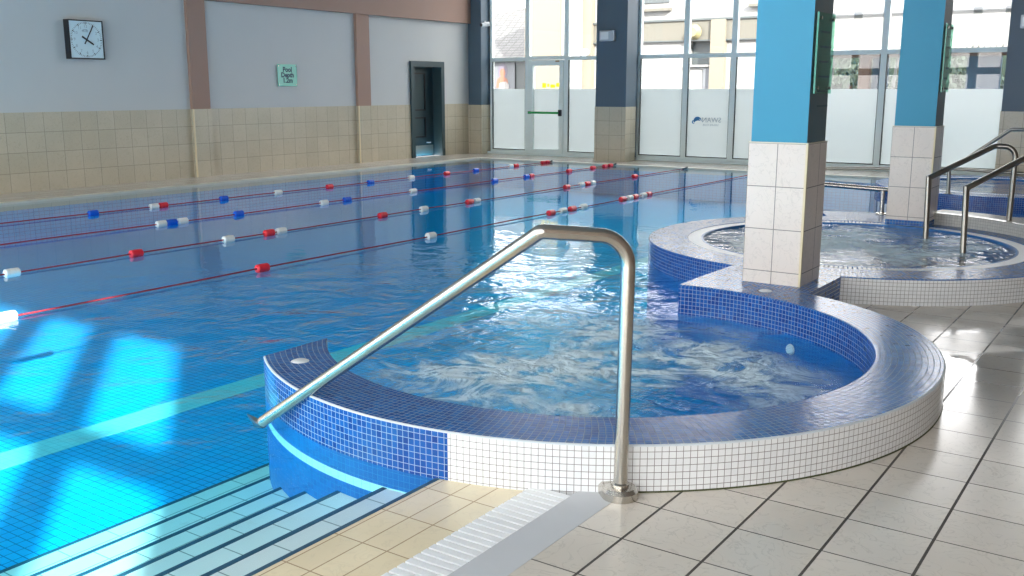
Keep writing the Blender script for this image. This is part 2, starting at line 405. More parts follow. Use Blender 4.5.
def text_mesh(body, size, mtx, mat, parent, name, extrude=.001, sub_=False, bold=0.):
    cu = bpy.data.curves.new(name, 'FONT'); cu.body = body; cu.size = size; cu.align_x = 'CENTER'; cu.align_y = 'CENTER'
    cu.extrude = extrude; cu.offset = bold; cu.resolution_u = 3
    t = bpy.data.objects.new(name, cu); COL.objects.link(t)
    dg = bpy.context.evaluated_depsgraph_get()
    me = bpy.data.meshes.new_from_object(t.evaluated_get(dg))
    bpy.data.objects.remove(t)
    me.transform(mtx); me.materials.clear(); me.materials.append(mat)
    o = bpy.data.objects.new(name, me); COL.objects.link(o)
    if parent is not None:
        o.parent = parent
        if parent.type == 'EMPTY': o.matrix_parent_inverse = Matrix.Translation(-Vector(parent.location))
    return o
def frame_mtx(o, x, y):
    x = Vector(x); y = Vector(y); z = x.cross(y)
    m = Matrix((x, y, z)).transposed().to_4x4(); m.translation = o; return m

# ------------------------------------------------------------------ levels
WL = -.015      # water surface
PF = -.60       # pool floor
PX0, PX1 = -12.95, -1.95
PYF = 17.55
WALLX, WALLY, REAR, RIGHT, CEIL = -14.2, 19.2, -2.5, 3.2, 5.6

def arc(c, r, a0, a1, n):
    return [(c[0] + r * cos(a0 + (a1 - a0) * i / n), c[1] + r * sin(a0 + (a1 - a0) * i / n)) for i in range(n + 1)]

# deck (one slab with the pool cut out of it)
R1 = 1.765
poly = [(-1.62, REAR)]
poly += arc(S1, R1, -acos(.98 / R1), acos(.65 / R1), 40)
poly += arc(S2, 1.74, -acos(.41 / 1.74), radians(32), 30)
poly += [(.5, 9.62), (.5, PYF), (PX0, PYF), (PX0, REAR), (WALLX, REAR), (WALLX, WALLY + .1), (RIGHT, WALLY + .1), (RIGHT, REAR)]
struct('floor', MB().prism(poly[::-1], -.75, 0., 0, 1), [M['floor_tile'], M['pool_tile']], 'cream stone-look floor tiles of the wet pool deck')
struct('floor_pool_basin', bxo(PX0 - .2, .7, REAR, PYF + .2, PF - .15, PF), M['pool_tile'], 'blue mosaic bottom of the swimming pool')
# edge coping along left and far sides
struct('trim_1', bxo(PX0 - .13, PX0 + .01, REAR, PYF, -.1, .012), M['coping'], 'pale coping along the far left pool edge', bevel=.004)
struct('trim_2', bxo(PX0 - .13, .5, PYF - .01, PYF + .13, -.1, .010), M['coping'], 'pale coping along the pool edge before the windows', bevel=.004)
# overflow strip: beige tiles, grating, grey strip
struct('trim_3', bxo(-2.30, -1.95, REAR, 2.95, -.20, -.012), M['beige_strip'], 'beige wet tiles between steps and white grating')
g = MB()
g.box(-1.95, -1.775, REAR, 3.02, -.10, -.03, 1)
y = REAR
while y < 2.97:
    g.box(-1.948, -1.777, y, y + .031, -.03, .0, 0); y += .040
struct('trim_4', g, [M['grating'], M['gap']], 'white slatted overflow grating beside the pool steps')
struct('trim_5', bxo(-1.775, -1.62, REAR, 3.08, -.1, .001), M['grey_strip'], 'grey smooth strip beside the overflow grating')

# lane marking on the pool floor
struct('trim_6', bxo(-5.56, -5.31, REAR, 17.0, PF, PF + .004), M['lane_tile'], 'pale lane line on the pool bottom')

# pool water: a body of water from surface to floor
wp = [(PX0 - .02, REAR + .01), (PX1 - .002, REAR + .01)]
wp += arc(S1, 1.6, -acos(.652 / 1.6), acos(.652 / 1.6), 36)
wp += [(PX1 - .002, 9.0), (-1.2, 9.70), (.52, 9.70), (.52, PYF + .02), (PX0 - .02, PYF + .02)]
struct('pool_water', MB().prism(wp, PF - .05, WL), M['water'], 'clear blue swimming pool water, foaming inside the open spa')

# ------------------------------------------------------------------ steps
st = thing('pool_steps', 'pale tiled steps going down into the blue pool beside the grating', 'steps', (-3.0, .5, PF))
edges = [(-2.58, -.105), (-2.86, -.195), (-3.13, -.285), (-3.42, -.375), (-3.73, -.46), (-4.02, -.535)]
xb = -2.30
for i, (xe, z) in enumerate(edges):
    yend = S1[1] - sqrt(max(.05, 1.785 ** 2 - (xe - S1[0]) ** 2)) + .04
    m = MB(); m.box(xe, xb, REAR + .01, yend, PF, z - .001)
    tr = m.build('step', M['white_tile'], st)
    n_ = MB(); n_.box(xe - .004, xe + .02, REAR + .01, yend, z - .03, z + .001)
    n_.build('shaded_nosing', M['shaded_nosing'], tr)
    xb = xe
m = MB(); m.box(-2.318, -2.30, REAR + .01, 2.85, -.2, -.010); m.build('shaded_nosing', M['shaded_nosing'], st)

# ------------------------------------------------------------------ spa 1
def spa1():
    t = thing('whirlpool_spa', 'round foaming spa with blue mosaic rim, open to the big pool, behind the foreground handrail', 'spa pool', (S1[0], S1[1], 0))
    a0 = lambda r: -(2 * pi - (pi + acos(1.10 / r))) if False else radians(360) - (pi - acos(1.10 / r)) - 2 * pi
    # start: lower-left tip cut along x = -3.70 ; end: x = -2.77 at the back
    A0 = lambda r: -(pi - acos(1.10 / r))
    A1 = lambda r: (pi - acos(.17 / r))
    def outer_mat(k, c, mi): return 0 if c[0] < -2.288 else 1
    segs = 132
    ow = MB().lathe([(1.785, -.75), (1.785, -.14)], S1, A0, A1, segs, [3])
    ow.lathe([(1.785, -.14), (1.785, -.10)], S1, A0, A1, segs, [2], mif=lambda k, c, mi: 2 if c[0] < -2.3 else 1)
    ow.lathe([(1.785, -.10), (1.785, WL)], S1, A0, A1, segs, [3], mif=lambda k, c, mi: 3 if c[0] < -2.288 else 1)
    ow.lathe([(1.785, WL), (1.785, .183)], S1, A0, A1, segs, [0], mif=outer_mat)
    for rr, tt in ((1.785, 0), (1.785, 1)): pass
    # end caps
    for A in (A0, A1):
        q = [(S1[0] + r * cos(A(r)), S1[1] + r * sin(A(r)), z) for r, z in ((1.785, -.75), (1.785, .183), (1.46, .183), (1.46, -.75))]
        ow.face(q if A is A1 else q[::-1], None, 0)
    ow.build('outer_wall', [M['blue_mosaic'], M['white_mosaic'], M['lane_tile'], M['deep_mosaic']], t, smooth=True, merge=True)
    MB().lathe([(1.46, -.75), (1.46, WL), (1.46, .183)], S1, A0, A1, segs, [1, 0]).build('inner_wall', [M['blue_mosaic'], M['deep_mosaic']], t, smooth=True)
    MB().lathe([(1.785, .183), (1.782, .188), (1.775, .19), (1.47, .19), (1.463, .188), (1.46, .183)], S1, A0, A1, segs, [1, 1, 0, 0, 0], uref=1.63).build('coping', [M['top_mosaic'], M['grout']], t)
    # bridging platform towards the second spa
    pl = arc(S1, 1.785, acos(.65 / 1.785), pi - acos(.17 / 1.785), 12) + arc(S2, 1.77, -(pi - acos(.41 / 1.785)) , -acos(.41 / 1.785), 12)
    MB().prism(pl, -.75, .19, 0, 1).build('platform', [M['top_mosaic'], M['blue_mosaic']], t)
    # air buttons
    for x, y in ((-3.49, 3.235), (-2.215, 6.18)):
        MB().lathe([(0, .197), (.03, .197), (.042, .192), (.045, .19)], (x, y), 0, 2 * pi, 20).build('air_button', M['disc'], t, smooth=True)
    # wall jets below the water
    for a in (62, 30):
        a = radians(a); x, y = S1[0] + 1.45 * cos(a), S1[1] + 1.45 * sin(a)
        m = MB().lathe([(0, .012), (.03, .012), (.036, 0)], (0, 0), 0, 2 * pi, 14)
        mt = Matrix.Translation((x, y, -.10)) @ Vector((-cos(a), -sin(a), 0)).to_track_quat('Z', 'Y').to_matrix().to_4x4()
        m.v = [tuple(mt @ Vector(p)) for p in m.v]
        m.build('jet', M['disc'], t)
    # dirty foot joint where wall meets deck
    MB().lathe([(1.788, .0), (1.786, .006), (1.784, .006)], S1, -acos(.98 / 1.785), radians(10), 60).build('foot_joint', M['algae'], t)
    return t
spa1()

def raised_spa(c, R, label, extras=False):
    t = thing('whirlpool_spa', label, 'spa pool', (c[0], c[1], 0), group='round raised spas')
    om = lambda k, q, mi: 2 if k == 0 else (0 if q[0] < -2.03 or not extras else 1)
    ri = R - .35
    MB().lathe([(R, -.75), (R, WL), (R, .183)], c, 0, 2 * pi, 150, mif=om).build('outer_wall', [M['blue_mosaic'], M['white_mosaic'], M['deep_mosaic']], t, smooth=True)
    MB().lathe([(R, .183), (R - .003, .188), (R - .01, .19), (ri, .19), (ri, .12)], c, 0, 2 * pi, 150, uref=R - .15).build('coping', M['top_mosaic'], t)
    # overflow ring of slats
    m = MB(); rw = ri - .135
    m.lathe([(ri, .135), (rw + .02, .135)], c, 0, 2 * pi, 120, mis=[1])
    n = 250
    for i in range(n):
        a = 2 * pi * i / n; da = 2 * pi / n * .36
        q = []
        for rr, aa in ((ri - .001, a - da), (rw + .018, a - da), (rw + .018, a + da), (ri - .001, a + da)):
            q.append((c[0] + rr * cos(aa), c[1] + rr * sin(aa)))
        m.prism(q, .14, .186, 0, 0)
    m.build('overflow_grating', [M['grating'], M['dark']], t, merge=False)
    MB().lathe([(rw + .02, .10), (rw + .02, .187), (rw, .187), (rw, .10), (rw, -.4), (rw - .3, -.4), (rw - .35, -.7), (0, -.7)], c, 0, 2 * pi, 90).build('basin', M['deep_mosaic'], t, smooth=True)
    return t, rw
sp2, rw2 = raised_spa(S2, 1.77, 'round raised spa with glossy rim and sparkling water, between the two blue pillars', True)
struct('spa_water', MB().lathe([(rw2 - .001, .172), (.9, .172), (.4, .172), (0, .172)], S2, 0, 2 * pi, 90), M['spa_water'], 'rippling water reflecting the windows in the round raised spa')
# apron and raised kerb behind the second spa
MB().lathe([(2.22, -.75), (2.22, .189), (1.76, .189)], S2, radians(84), radians(114), 30, caps=False).build('apron', [M['top_mosaic']], sp2)
MB().lathe([(1.60, .18), (1.60, .305), (1.64, .31), (1.9, .31), (1.9, -.7)], S2, radians(0), radians(79), 50, caps=True).build('kerb', [M['grey_mosaic']], sp2)
sp3, rw3 = raised_spa(S3, 1.78, 'farthest round raised spa with dark blue mosaic side, low behind the right handrails')
sp3.location.z -= .08
struct('spa_water_far', MB().lathe([(rw3 - .001, .092), (.9, .092), (0, .092)], S3, 0, 2 * pi, 64), M['spa_water'], 'water in the farthest raised spa')

# ------------------------------------------------------------------ blue pillars
def pillar(name, x0, x1, y0, y1, zb, label, skirt=False, glass=None):
    t = thing(name, label, 'pillar', ((x0 + x1) / 2, (y0 + y1) / 2, zb), group='bright blue pillars', kind='thing')
    zt = 1.144
    m = MB(); m.box(x0, x1, y0, y1, zb + (.055 if skirt else 0), zt)
    # UVs: one vertical joint mid face, front & side
    m.uv = []; 
    for f in m.f:
        P = [Vector(m.v[i]) for i in f]; n = (P[1] - P[0]).cross(P[2] - P[0])
        if abs(n.y) > abs(n.x) and abs(n.y) > abs(n.z): m.uv.append([(p.x - x0, p.z) for p in P])
        elif abs(n.x) > abs(n.z): m.uv.append([(p.y - y0, p.z) for p in P])
        else: m.uv.append([(p.x, p.y) for p in P])
    m.mi = [1, 1, 0, 0, 0, 0]
    m.build('tile_base', [M['pillar_tile'], M['pillar_tile_side']], t)
    MB().box(x1 - .012, x1 + .003, y0 - .003, y0 + .012, zb + (.055 if skirt else 0), zt).build('corner_trim', M['trim_edge'], t)
    MB().box(x0 - .002, x1 + .002, y0 - .002, y1 + .002, zt, zt + .008).build('top_trim', M['coping'], t)
    i = .012
    sh = MB().box(x0 + i, x1 - i, y0 + i, y1 - i, zt + .008, CEIL).build('shaft', [M['blue_paint'], M['side_shade_paint']], t)
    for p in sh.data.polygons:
        if p.normal.x > .9: p.material_index = 1  # right-hand face gets the painted-in shade
    if skirt: MB().box(x0 - .004, x1 + .004, y0 - .004, y1 + .004, zb, zb + .055).build('skirting', M['top_mosaic'], t)
    return t
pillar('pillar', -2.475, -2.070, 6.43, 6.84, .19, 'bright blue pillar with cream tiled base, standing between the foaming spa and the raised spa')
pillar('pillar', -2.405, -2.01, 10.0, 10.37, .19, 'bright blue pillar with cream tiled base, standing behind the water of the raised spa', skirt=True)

def glass_notice(x, y0, y1, z0, z1, label):
    t = thing('glass_notice', label, 'notice', (x, (y0 + y1) / 2, z0), group='green glass notices on the blue pillars')
    p = MB().box(x + .022, x + .030, y0, y1, z0, z1).build('glass_plate', M['green_glass'], t)
    e = MB().box(x + .020, x + .032, y0 - .006, y0, z0, z1); e.build('plate_edge', M['green_edge'], p)
    l = MB()
    for k in range(6):
        z = z1 - .12 - k * .095
        l.box(x + .0305, x + .0312, y0 + .06, y1 - (.06 if k % 2 else .10), z - .006, z + .006)
    l.build('lettering', M['sign_text'], p)
    for y in (y0 + .04, y1 - .04):
        for z in (z0 + .035, z1 - .035):
            m = MB().tube([(x - .012, y, z), (x + .038, y, z)], .011, 10); m.build('stand_off', M['steel'], t)
glass_notice(-2.085, 6.455, 6.80, 1.47, 1.985, 'green glass notice on the side of the near blue pillar')
glass_notice(-2.025, 10.03, 10.33, 1.47, 2.10, 'green glass notice on the side of the far blue pillar behind the raised spa')

# ------------------------------------------------------------------ end window wall columns
def column(x0, x1, y0, y1, label, light=None):
    t = thing('column', label, 'column', ((x0 + x1) / 2, (y0 + y1) / 2, 0), group='dark columns of the window wall', kind='thing')
    m = MB().box(x0, x1, y0, y1, 0, 1.135)
    for k, f in enumerate(m.f):
        P = [Vector(m.v[i]) for i in f]; n = (P[1] - P[0]).cross(P[2] - P[0])
        if abs(n.y) > abs(n.x) and abs(n.y) > abs(n.z): m.uv[k] = [(p.x - x0 - .06, p.z + .03) for p in P]
    m.build('tile_base', M['wall_tile'], t)
    MB().box(x0 + .01, x1 - .01, y0 + .01, y1 - .01, 1.135, CEIL).build('shaft', M['navy_paint'], t)
column(-10.50, -9.76, 18.35, 18.80, 'dark slate blue column with tiled base, in the middle of the window wall')
column(-2.70, -1.95, 18.35, 18.80, 'dark slate blue column with tiled base, at the right behind the handrails')
column(WALLX + .005, -13.80, 18.80, 19.16, 'dark slate blue corner column with tiled base, beside the glazed door bay')
for xx, lab in ((-10.19, 'grey box wall light high on the middle dark column'), (-2.35, 'grey box wall light high on the right dark column')):
    t = thing('wall_light', lab, 'wall light', (xx, 18.35, 2.57), group='wall lights on the dark columns')
    hs = MB().box(xx - .17, xx + .17, 18.24, 18.35, 2.47, 2.68).build('housing', M['grey_box'], t, bevel=.012)
    MB().box(xx - .14, xx + .05, 18.232, 18.241, 2.50, 2.65).build('lens', M['disc'], hs)
t = thing('security_camera', 'small white security camera on the dark corner column', 'camera', (-13.78, 18.9, 2.98))
MB().tube([(-13.80, 18.95, 3.02), (-13.72, 18.86, 3.02), (-13.72, 18.86, 2.98)], .018, 8).build('bracket', M['disc'], t)
cb = MB().tube([(-13.64, 18.90, 2.97), (-13.70, 18.80, 2.95), (-13.73, 18.72, 2.94)], .05, 10).build('body', M['disc'], t, smooth=True)
MB().tube([(-13.73, 18.72, 2.94), (-13.735, 18.70, 2.938)], .04, 10).build('lens', M['black'], cb)

# ------------------------------------------------------------------ glazed end wall
TR = 2.17
FY0, FY1 = 19.12, 19.22      # frame depth
def bay(name, x0, x1, label, film=True, transoms=(TR, 4.3)):
    o = MB().box(x0, x0 + .0, FY0, FY1, 0, 0)  # placeholder replaced below
    f = MB()
    w = .055
    f.box(x0, x0 + w, FY0, FY1, 0, CEIL); f.box(x1 - w, x1, FY0, FY1, 0, CEIL)
    f.box(x0 + w, x1 - w, FY0, FY1, 0.0, .10)
    for z in transoms: f.box(x0 + w, x1 - w, FY0, FY1, z - .04, z + .04)
    f.box(x0 + w, x1 - w, FY0, FY1, CEIL - .1, CEIL)
    r = f.build(name, M['aluminium']); r['kind'] = 'structure'; r['label'] = label
    zz = [.10] + [z for z in transoms] + [CEIL - .1]
    for a, b in zip(zz, zz[1:]):
        lo = a + (.04 if a > .2 else 0); hi = b - (.04 if b < CEIL - .2 else 0)
        MB().box(x0 + w, x1 - w, 19.17, 19.178, lo, hi).build('pane', M['glass'], None).parent = r
    if film: MB().box(x0 + w, x1 - w, 19.160, 19.164, .10, 1.50).build('frosted_film', M['film'], None).parent = r
    g = MB()
    g.box(x0 + w, x0 + w + .012, FY0 + .005, 19.17, .1, TR - .04); g.box(x1 - w - .012, x1 - w, FY0 + .005, 19.17, .1, TR - .04); g.box(x0 + w, x1 - w, FY0 + .004, 19.165, .1, .118)
    g.build('gasket', M['frame_dark'], None).parent = r
    return r
bay('window_1', -13.78, -12.735, 'tall window bay left of the glazed door, with frosted lower pane')
# door bay
x0, x1 = -12.735, -11.69
f = MB()
f.box(x0, x0 + .055, FY0, FY1, 0, CEIL); f.box(x1 - .055, x1, FY0, FY1, 0, CEIL); f.box(x0 + .055, x1 - .055, FY0, FY1, TR - .02, TR + .06)
f.box(x0 + .055, x1 - .055, FY0, FY1, 4.26, 4.34); f.box(x0 + .055, x1 - .055, FY0, FY1, CEIL - .1, CEIL)
d1 = f.build('door_1', M['aluminium']); d1['kind'] = 'structure'; d1['label'] = 'glazed exit door with green push bar in the window wall'
lf = MB(); a, b = x0 + .065, x1 - .065
lf.box(a, a + .10, FY0 - .02, FY1 - .02, .02, TR - .03); lf.box(b - .10, b, FY0 - .02, FY1 - .02, .02, TR - .03)
lf.box(a + .10, b - .10, FY0 - .02, FY1 - .02, .02, .14); lf.box(a + .10, b - .10, FY0 - .02, FY1 - .02, TR - .15, TR - .03)
lf.build('door_leaf', M['aluminium']).parent = d1
MB().box(a + .10, b - .10, 19.16, 19.168, .14, TR - .15).build('pane', M['glass']).parent = d1
MB().box(a + .10, b - .10, 19.150, 19.154, .14, 1.50).build('frosted_film', M['film']).parent = d1
for z0, z1 in ((TR + .06, 4.26), (4.34, CEIL - .1)): MB().box(x0 + .055, x1 - .055, 19.17, 19.178, z0, z1).build('pane', M['glass']).parent = d1
pb = MB(); pb.tube([(a + .03, FY0 - .09, .97), (b - .06, FY0 - .09, .97)], .026, 10)
pb.build('push_bar', M['green_bar']).parent = d1
for xx, ww, hh in ((a + .04, .012, .03), (b - .05, .022, .07)):
    MB().box(xx - ww, xx + ww, FY0 - .11, FY0 - .02, .97 - hh, .97 + hh).build('push_bar_bracket', M['black']).parent = d1
MB().box(b - .20, b - .10, FY0 - .03, FY0 - .02, TR - .075, TR - .045).build('sticker', M['brass']).parent = d1
yl = MB()
for k, (dx, w_) in enumerate(((0, .10), (.13, .06), (.22, .12), (.37, .09))): yl.box(-12.36 + dx, -12.36 + dx + w_, 19.185, 19.187, 1.53 + (k % 2) * .02, 1.63 - (k % 3) * .015)
yl.build('yellow_sticker', M['yellow']).parent = d1
bay('window_2', -11.69, -10.60, 'tall window bay between the glazed door and the middle dark column')
bay('window_3', -9.90, -8.80, 'tall window bay right of the middle dark column')
w4 = bay('window_4', -8.80, -7.76, 'tall window bay with the club logo on its frosted pane')
bay('window_5', -7.76, -6.30, 'tall window bay left of the near blue pillar')
bay('window_6', -6.30, -4.85, 'tall window bay seen between the two blue pillars')
bay('window_7', -4.85, -4.05, 'narrow window bay beside the far blue pillar')
bay('window_8', -4.05, -2.72, 'tall window bay right of the far blue pillar')
bay('window_9', -1.93, -.5, 'tall window bay right of the right dark column')
struct('wall_end', bxo(-.5, RIGHT, 19.10, 19.24, 0, CEIL), M['wall_white'], 'plain end wall right of the windows')
struct('trim_7', bxo(WALLX, -.5, 19.02, 19.10, 0, .05), M['aluminium'], 'pale sill strip at the foot of the window wall', bevel=.004)
# solid strips behind the columns
for xa, xb_, ya_ in ((-10.60, -9.90, 18.801), (-2.72, -1.93, 18.801), (WALLX, -13.78, 19.161)):
    struct('wall_end', bxo(xa, xb_, ya_, 19.24, 0, CEIL), M['navy_paint'], 'dark wall strip behind a column')
# logo, applied outside so it reads mirrored from in here
lm = frame_mtx(Vector((-8.20, 19.157, .868)), (-1, 0, 0), (0, 0, 1))
text_mesh('SWAN', .145, lm, M['logo_grey'], None, 'logo_lettering', .0008).parent = w4
lm2 = frame_mtx(Vector((-8.215, 19.157, .772)), (-1, 0, 0), (0, 0, 1))
text_mesh('LEISURE CLUB', .055, lm2, M['logo_grey'], None, 'logo_lettering', .0008).parent = w4
em = MB()
def crescent(cx, cz, r, a0, a1, w0, w1, n=14):
    for i in range(n):
        q = []
        for k in (i, i + 1):
            t_ = k / n; a_ = radians(a0 + (a1 - a0) * t_); ww = (w0 + (w1 - w0) * t_) * sin(pi * min(1, max(.03, t_))) + .002
            q.append(((cx + (r + ww) * cos(a_), cz + (r + ww) * sin(a_)), (cx + (r - ww) * cos(a_), cz + (r - ww) * sin(a_))))
        em.face([(q[0][0][0], 19.156, q[0][0][1]), (q[1][0][0], 19.156, q[1][0][1]), (q[1][1][0], 19.156, q[1][1][1]), (q[0][1][0], 19.156, q[0][1][1])])
crescent(-8.50, .83, .085, 10, 190, .012, .035)
crescent(-8.50, .80, .075, 40, 170, .02, .012)
crescent(-8.585, .83, .035, 90, 290, .012, .012)
em.build('logo_emblem', M['logo_blue']).parent = w4

# ------------------------------------------------------------------ left wall
DADO = 1.162
struct('wall_left', bxo(WALLX - .3, WALLX, REAR, 16.70, DADO, CEIL).box(WALLX - .3, WALLX, 17.86, 19.24, DADO, CEIL).box(WALLX - .3, WALLX, 16.70, 17.86, 2.10, CEIL), M['wall_white'], 'off-white painted left wall')
struct('wall_left_tiled', bxo(WALLX - .3, WALLX + .012, REAR, 16.70, 0, DADO).box(WALLX - .3, WALLX + .012, 17.86, 18.81, 0, DADO), M['wall_tile'], 'beige tiled lower part of the left wall')
for k, (ya, yb) in enumerate(((10.92, 11.29), (15.00, 15.38))):
    struct('trim_%d' % (8 + 2 * k), bxo(WALLX, WALLX + .07, ya, yb, DADO, 2.985), M['brown'], 'brown painted pilaster on the left wall, %s' % ('beside the clock' if k == 0 else 'beside the dark doorway'))
    struct('trim_%d' % (9 + 2 * k), bxo(WALLX, WALLX + .085, ya - .01, yb + .01, 0, DADO), M['wall_tile'], 'tiled foot of the pilaster %s' % ('near the clock' if k == 0 else 'near the doorway'))
    MB().box(WALLX + .078, WALLX + .09, ya - .018, ya + .012, 0, DADO).build('corner_trim', M['trim_edge']).parent = bpy.data.objects['trim_%d' % (9 + 2 * k)]
struct('trim_12', bxo(WALLX, WALLX + .10, REAR, 18.80, 2.985, 3.9), M['brown'], 'brown beam running along the left wall')

# dark doorway in the left wall
dr = MB()
ya, yb = 16.70, 17.86
dr.box(WALLX - .02, WALLX + .05, ya, ya + .11, 0, 2.10); dr.box(WALLX - .02, WALLX + .05, yb - .11, yb, 0, 2.10); dr.box(WALLX - .02, WALLX + .05, ya + .11, yb - .11, 1.98, 2.10)
d2 = dr.build('door_2', M['door']); d2['kind'] = 'structure'; d2['label'] = 'dark teal doorway with a panelled door in the left wall'
rv = MB(); rv.box(WALLX - .30, WALLX - .02, ya, ya + .06, 0, 2.05); rv.box(WALLX - .30, WALLX - .02, yb - .06, yb, 0, 2.05); rv.box(WALLX - .30, WALLX - .02, ya + .06, yb - .06, 1.99, 2.05)
rv.build('reveal', M['door']).parent = d2
lf = MB().box(WALLX - .30, WALLX - .25, ya + .06, yb - .06, 0, 1.99)
lf.build('door_leaf', M['door']).parent = d2
X = WALLX - .25
for z0, z1 in ((1.02, 1.86), (.42, .88)):
    pm = MB()
    y0_, y1_ = ya + .16, yb - .34
    pm.box(X, X + .02, y0_, y0_ + .035, z0, z1); pm.box(X, X + .02, y1_ - .035, y1_, z0, z1); pm.box(X, X + .02, y0_ + .035, y1_ - .035, z0, z0 + .035); pm.box(X, X + .02, y0_ + .035, y1_ - .035, z1 - .035, z1)
    pm.build('door_panel', M['black']).parent = d2
MB().box(X, X + .008, ya + .07, yb - .08, .02, .24).build('kick_plate', M['kick']).parent = d2
MB().tube([(X, yb - .30, .30), (X + .05, yb - .30, .30), (X + .05, yb - .22, .30)], .012, 8).build('door_handle', M['disc']).parent = d2

# clock
cy, cz, cs = 9.01, 2.238, .29
t = thing('wall_clock', 'square wall clock with thick black case and pale face, on the left wall', 'clock', (WALLX, cy, cz))
XC = WALLX + .115
m = MB(); m.box(WALLX, XC - .01, cy - cs, cy + cs, cz - cs, cz + cs)
for (u0, u1, v0, v1) in ((-cs, cs, cs - .018, cs), (-cs, cs, -cs, -cs + .018), (-cs, -cs + .018, -cs + .018, cs - .018), (cs - .018, cs, -cs + .018, cs - .018)):
    m.box(XC - .01, XC + .004, cy + u0, cy + u1, cz + v0, cz + v1)
m.build('case', M['black'], t)
dial = MB().box(XC - .01, XC - .004, cy - cs + .018, cy + cs - .018, cz - cs + .018, cz + cs - .018).build('dial', M['clock_face'], t)
tk = MB()
for k in range(60):
    a = radians(6 * k); r0, r1 = (.238, .262) if k % 5 else (.226, .262); w = .0025 if k % 5 else .006
    mt = frame_mtx(Vector((XC - .004, cy, cz)), (0, cos(a), -sin(a)), (0, sin(a), cos(a)))
    tk.box(-w, w, r0, r1, 0, .001, 0, mt)
tk.build('minute_ticks', M['black'], dial)
for h in range(1, 13):
    a = radians(30 * h); p = Vector((XC - .003, cy + .195 * sin(a), cz + .195 * cos(a)))
    text_mesh(str(h), .062, frame_mtx(p, (0, 1, 0), (0, 0, 1)), M['digit'], dial, 'numeral', .0006)
def hand(ang, ln, tail, w, name, xo):
    a = radians(ang); mt = frame_mtx(Vector((XC + xo, cy, cz)), (0, cos(a), -sin(a)), (0, sin(a), cos(a)))
    m = MB(); m.face([mt @ Vector(p) for p in ((-w, -tail, 0), (w, -tail, 0), (w * .8, ln, 0), (-w * .8, ln, 0))]); m.face([mt @ Vector(p) for p in ((-w, -tail, .003), (-w * .8, ln, .003), (w * .8, ln, .003), (w, -tail, .003))])
    m.face([mt @ Vector(p) for p in ((-w, -tail, 0), (-w * .8, ln, 0), (-w * .8, ln, .003), (-w, -tail, .003))]); m.face([mt @ Vector(p) for p in ((w, -tail, 0), (w, -tail, .003), (w * .8, ln, .003), (w * .8, ln, 0))])
    m.build(name, M['black'], t)
hand(122, .135, .085, .014, 'hour_hand', .001); hand(30, .245, .075, .010, 'minute_hand', .005)
mk = MB()
for u0, u1, v0, v1 in ((-.06, -.015, .125, .14), (-.045, .03, .145, .155), (.0, .04, .125, .14), (-.055, .045, .113, .120)): mk.box(XC - .004, XC - .003, cy - .005 + u0, cy - .005 + u1, cz + v0, cz + v1)
mk.build('maker_mark', M['digit'], dial)

# pool depth sign
t = thing('depth_sign', 'small green glass pool depth sign on the left wall', 'sign', (WALLX, 13.14, 1.75))
plate = MB().box(WALLX + .02, WALLX + .03, 12.90, 13.38, 1.55, 1.955).build('plate', M['sign_glass'], t, bevel=.003)
for k, s_ in enumerate(('Pool', 'Depth', '1.2m')):
    text_mesh(s_, .125, frame_mtx(Vector((WALLX + .0315, 13.14, 1.855 - k * .100)), (0, 1, 0), (0, 0, 1)), M['sign_text'], plate, 'lettering', .001, bold=.005)
for y in (12.93, 13.35):
    for z in (1.58, 1.925): MB().tube([(WALLX, y, z), (WALLX + .036, y, z)], .010, 8).build('stand_off', M['steel'], t)

# ------------------------------------------------------------------ rear, right walls and ceiling (behind the camera; daylight comes in there)
f = MB()
mull = [2.60 - .1 + 0.0] + [1.62 - 1.09 * k for k in range(15)]
zt = 5.08
f.box(2.70, 2.82, REAR - .12, REAR, 0, zt)
for x in mull[1:]: f.box(x - .15, x + .15, REAR - .12, REAR, 0, zt)
for z in (.05, 2.17, 3.69): f.box(WALLX, 2.7, REAR - .11, REAR - .01, z - .13, z + .13)
struct('window_20', f, M['aluminium'], 'tall glazing behind the viewer')
MB().box(WALLX, 2.7, REAR - .064, REAR - .058, .1, zt).build('pane', M['glass']).parent = bpy.data.objects['window_20']
struct('wall_rear', bxo(2.82, RIGHT, REAR - .15, REAR, 0, CEIL).box(WALLX, 2.82, REAR - .15, REAR, zt, CEIL), M['wall_white'])
struct('wall_right', bxo(RIGHT, RIGHT + .2, REAR - .15, WALLY + .1, 0, CEIL), M['terracotta'])  # unseen wall, set close and warm-coloured for the light it bounces
struct('ceiling', bxo(WALLX - .3, RIGHT + .2, REAR - .15, WALLY + .1, CEIL, CEIL + .2), M['ceiling'])

# ------------------------------------------------------------------ handrails
def fillet(pts, rad, n=8):
    out = [Vector(pts[0])]
    for i in range(1, len(pts) - 1):
        p0, p1, p2 = Vector(pts[i - 1]), Vector(pts[i]), Vector(pts[i + 1])
        r = rad[i - 1] if isinstance(rad, (list, tuple)) else rad
        if r <= 0: out.append(p1); continue
        d0 = (p0 - p1).normalized(); d1 = (p2 - p1).normalized(); ang = d0.angle(d1); tl = r / math.tan(ang / 2)
        a, b = p1 + d0 * tl, p1 + d1 * tl
        c = p1 + (d0 + d1).normalized() * (r / sin(ang / 2))
        va, vb = a - c, b - c; tot = va.angle(vb)
        for k in range(n + 1):
            out.append(c + va.normalized().slerp(vb.normalized(), k / n) * r)
    out.append(Vector(pts[-1])); return out

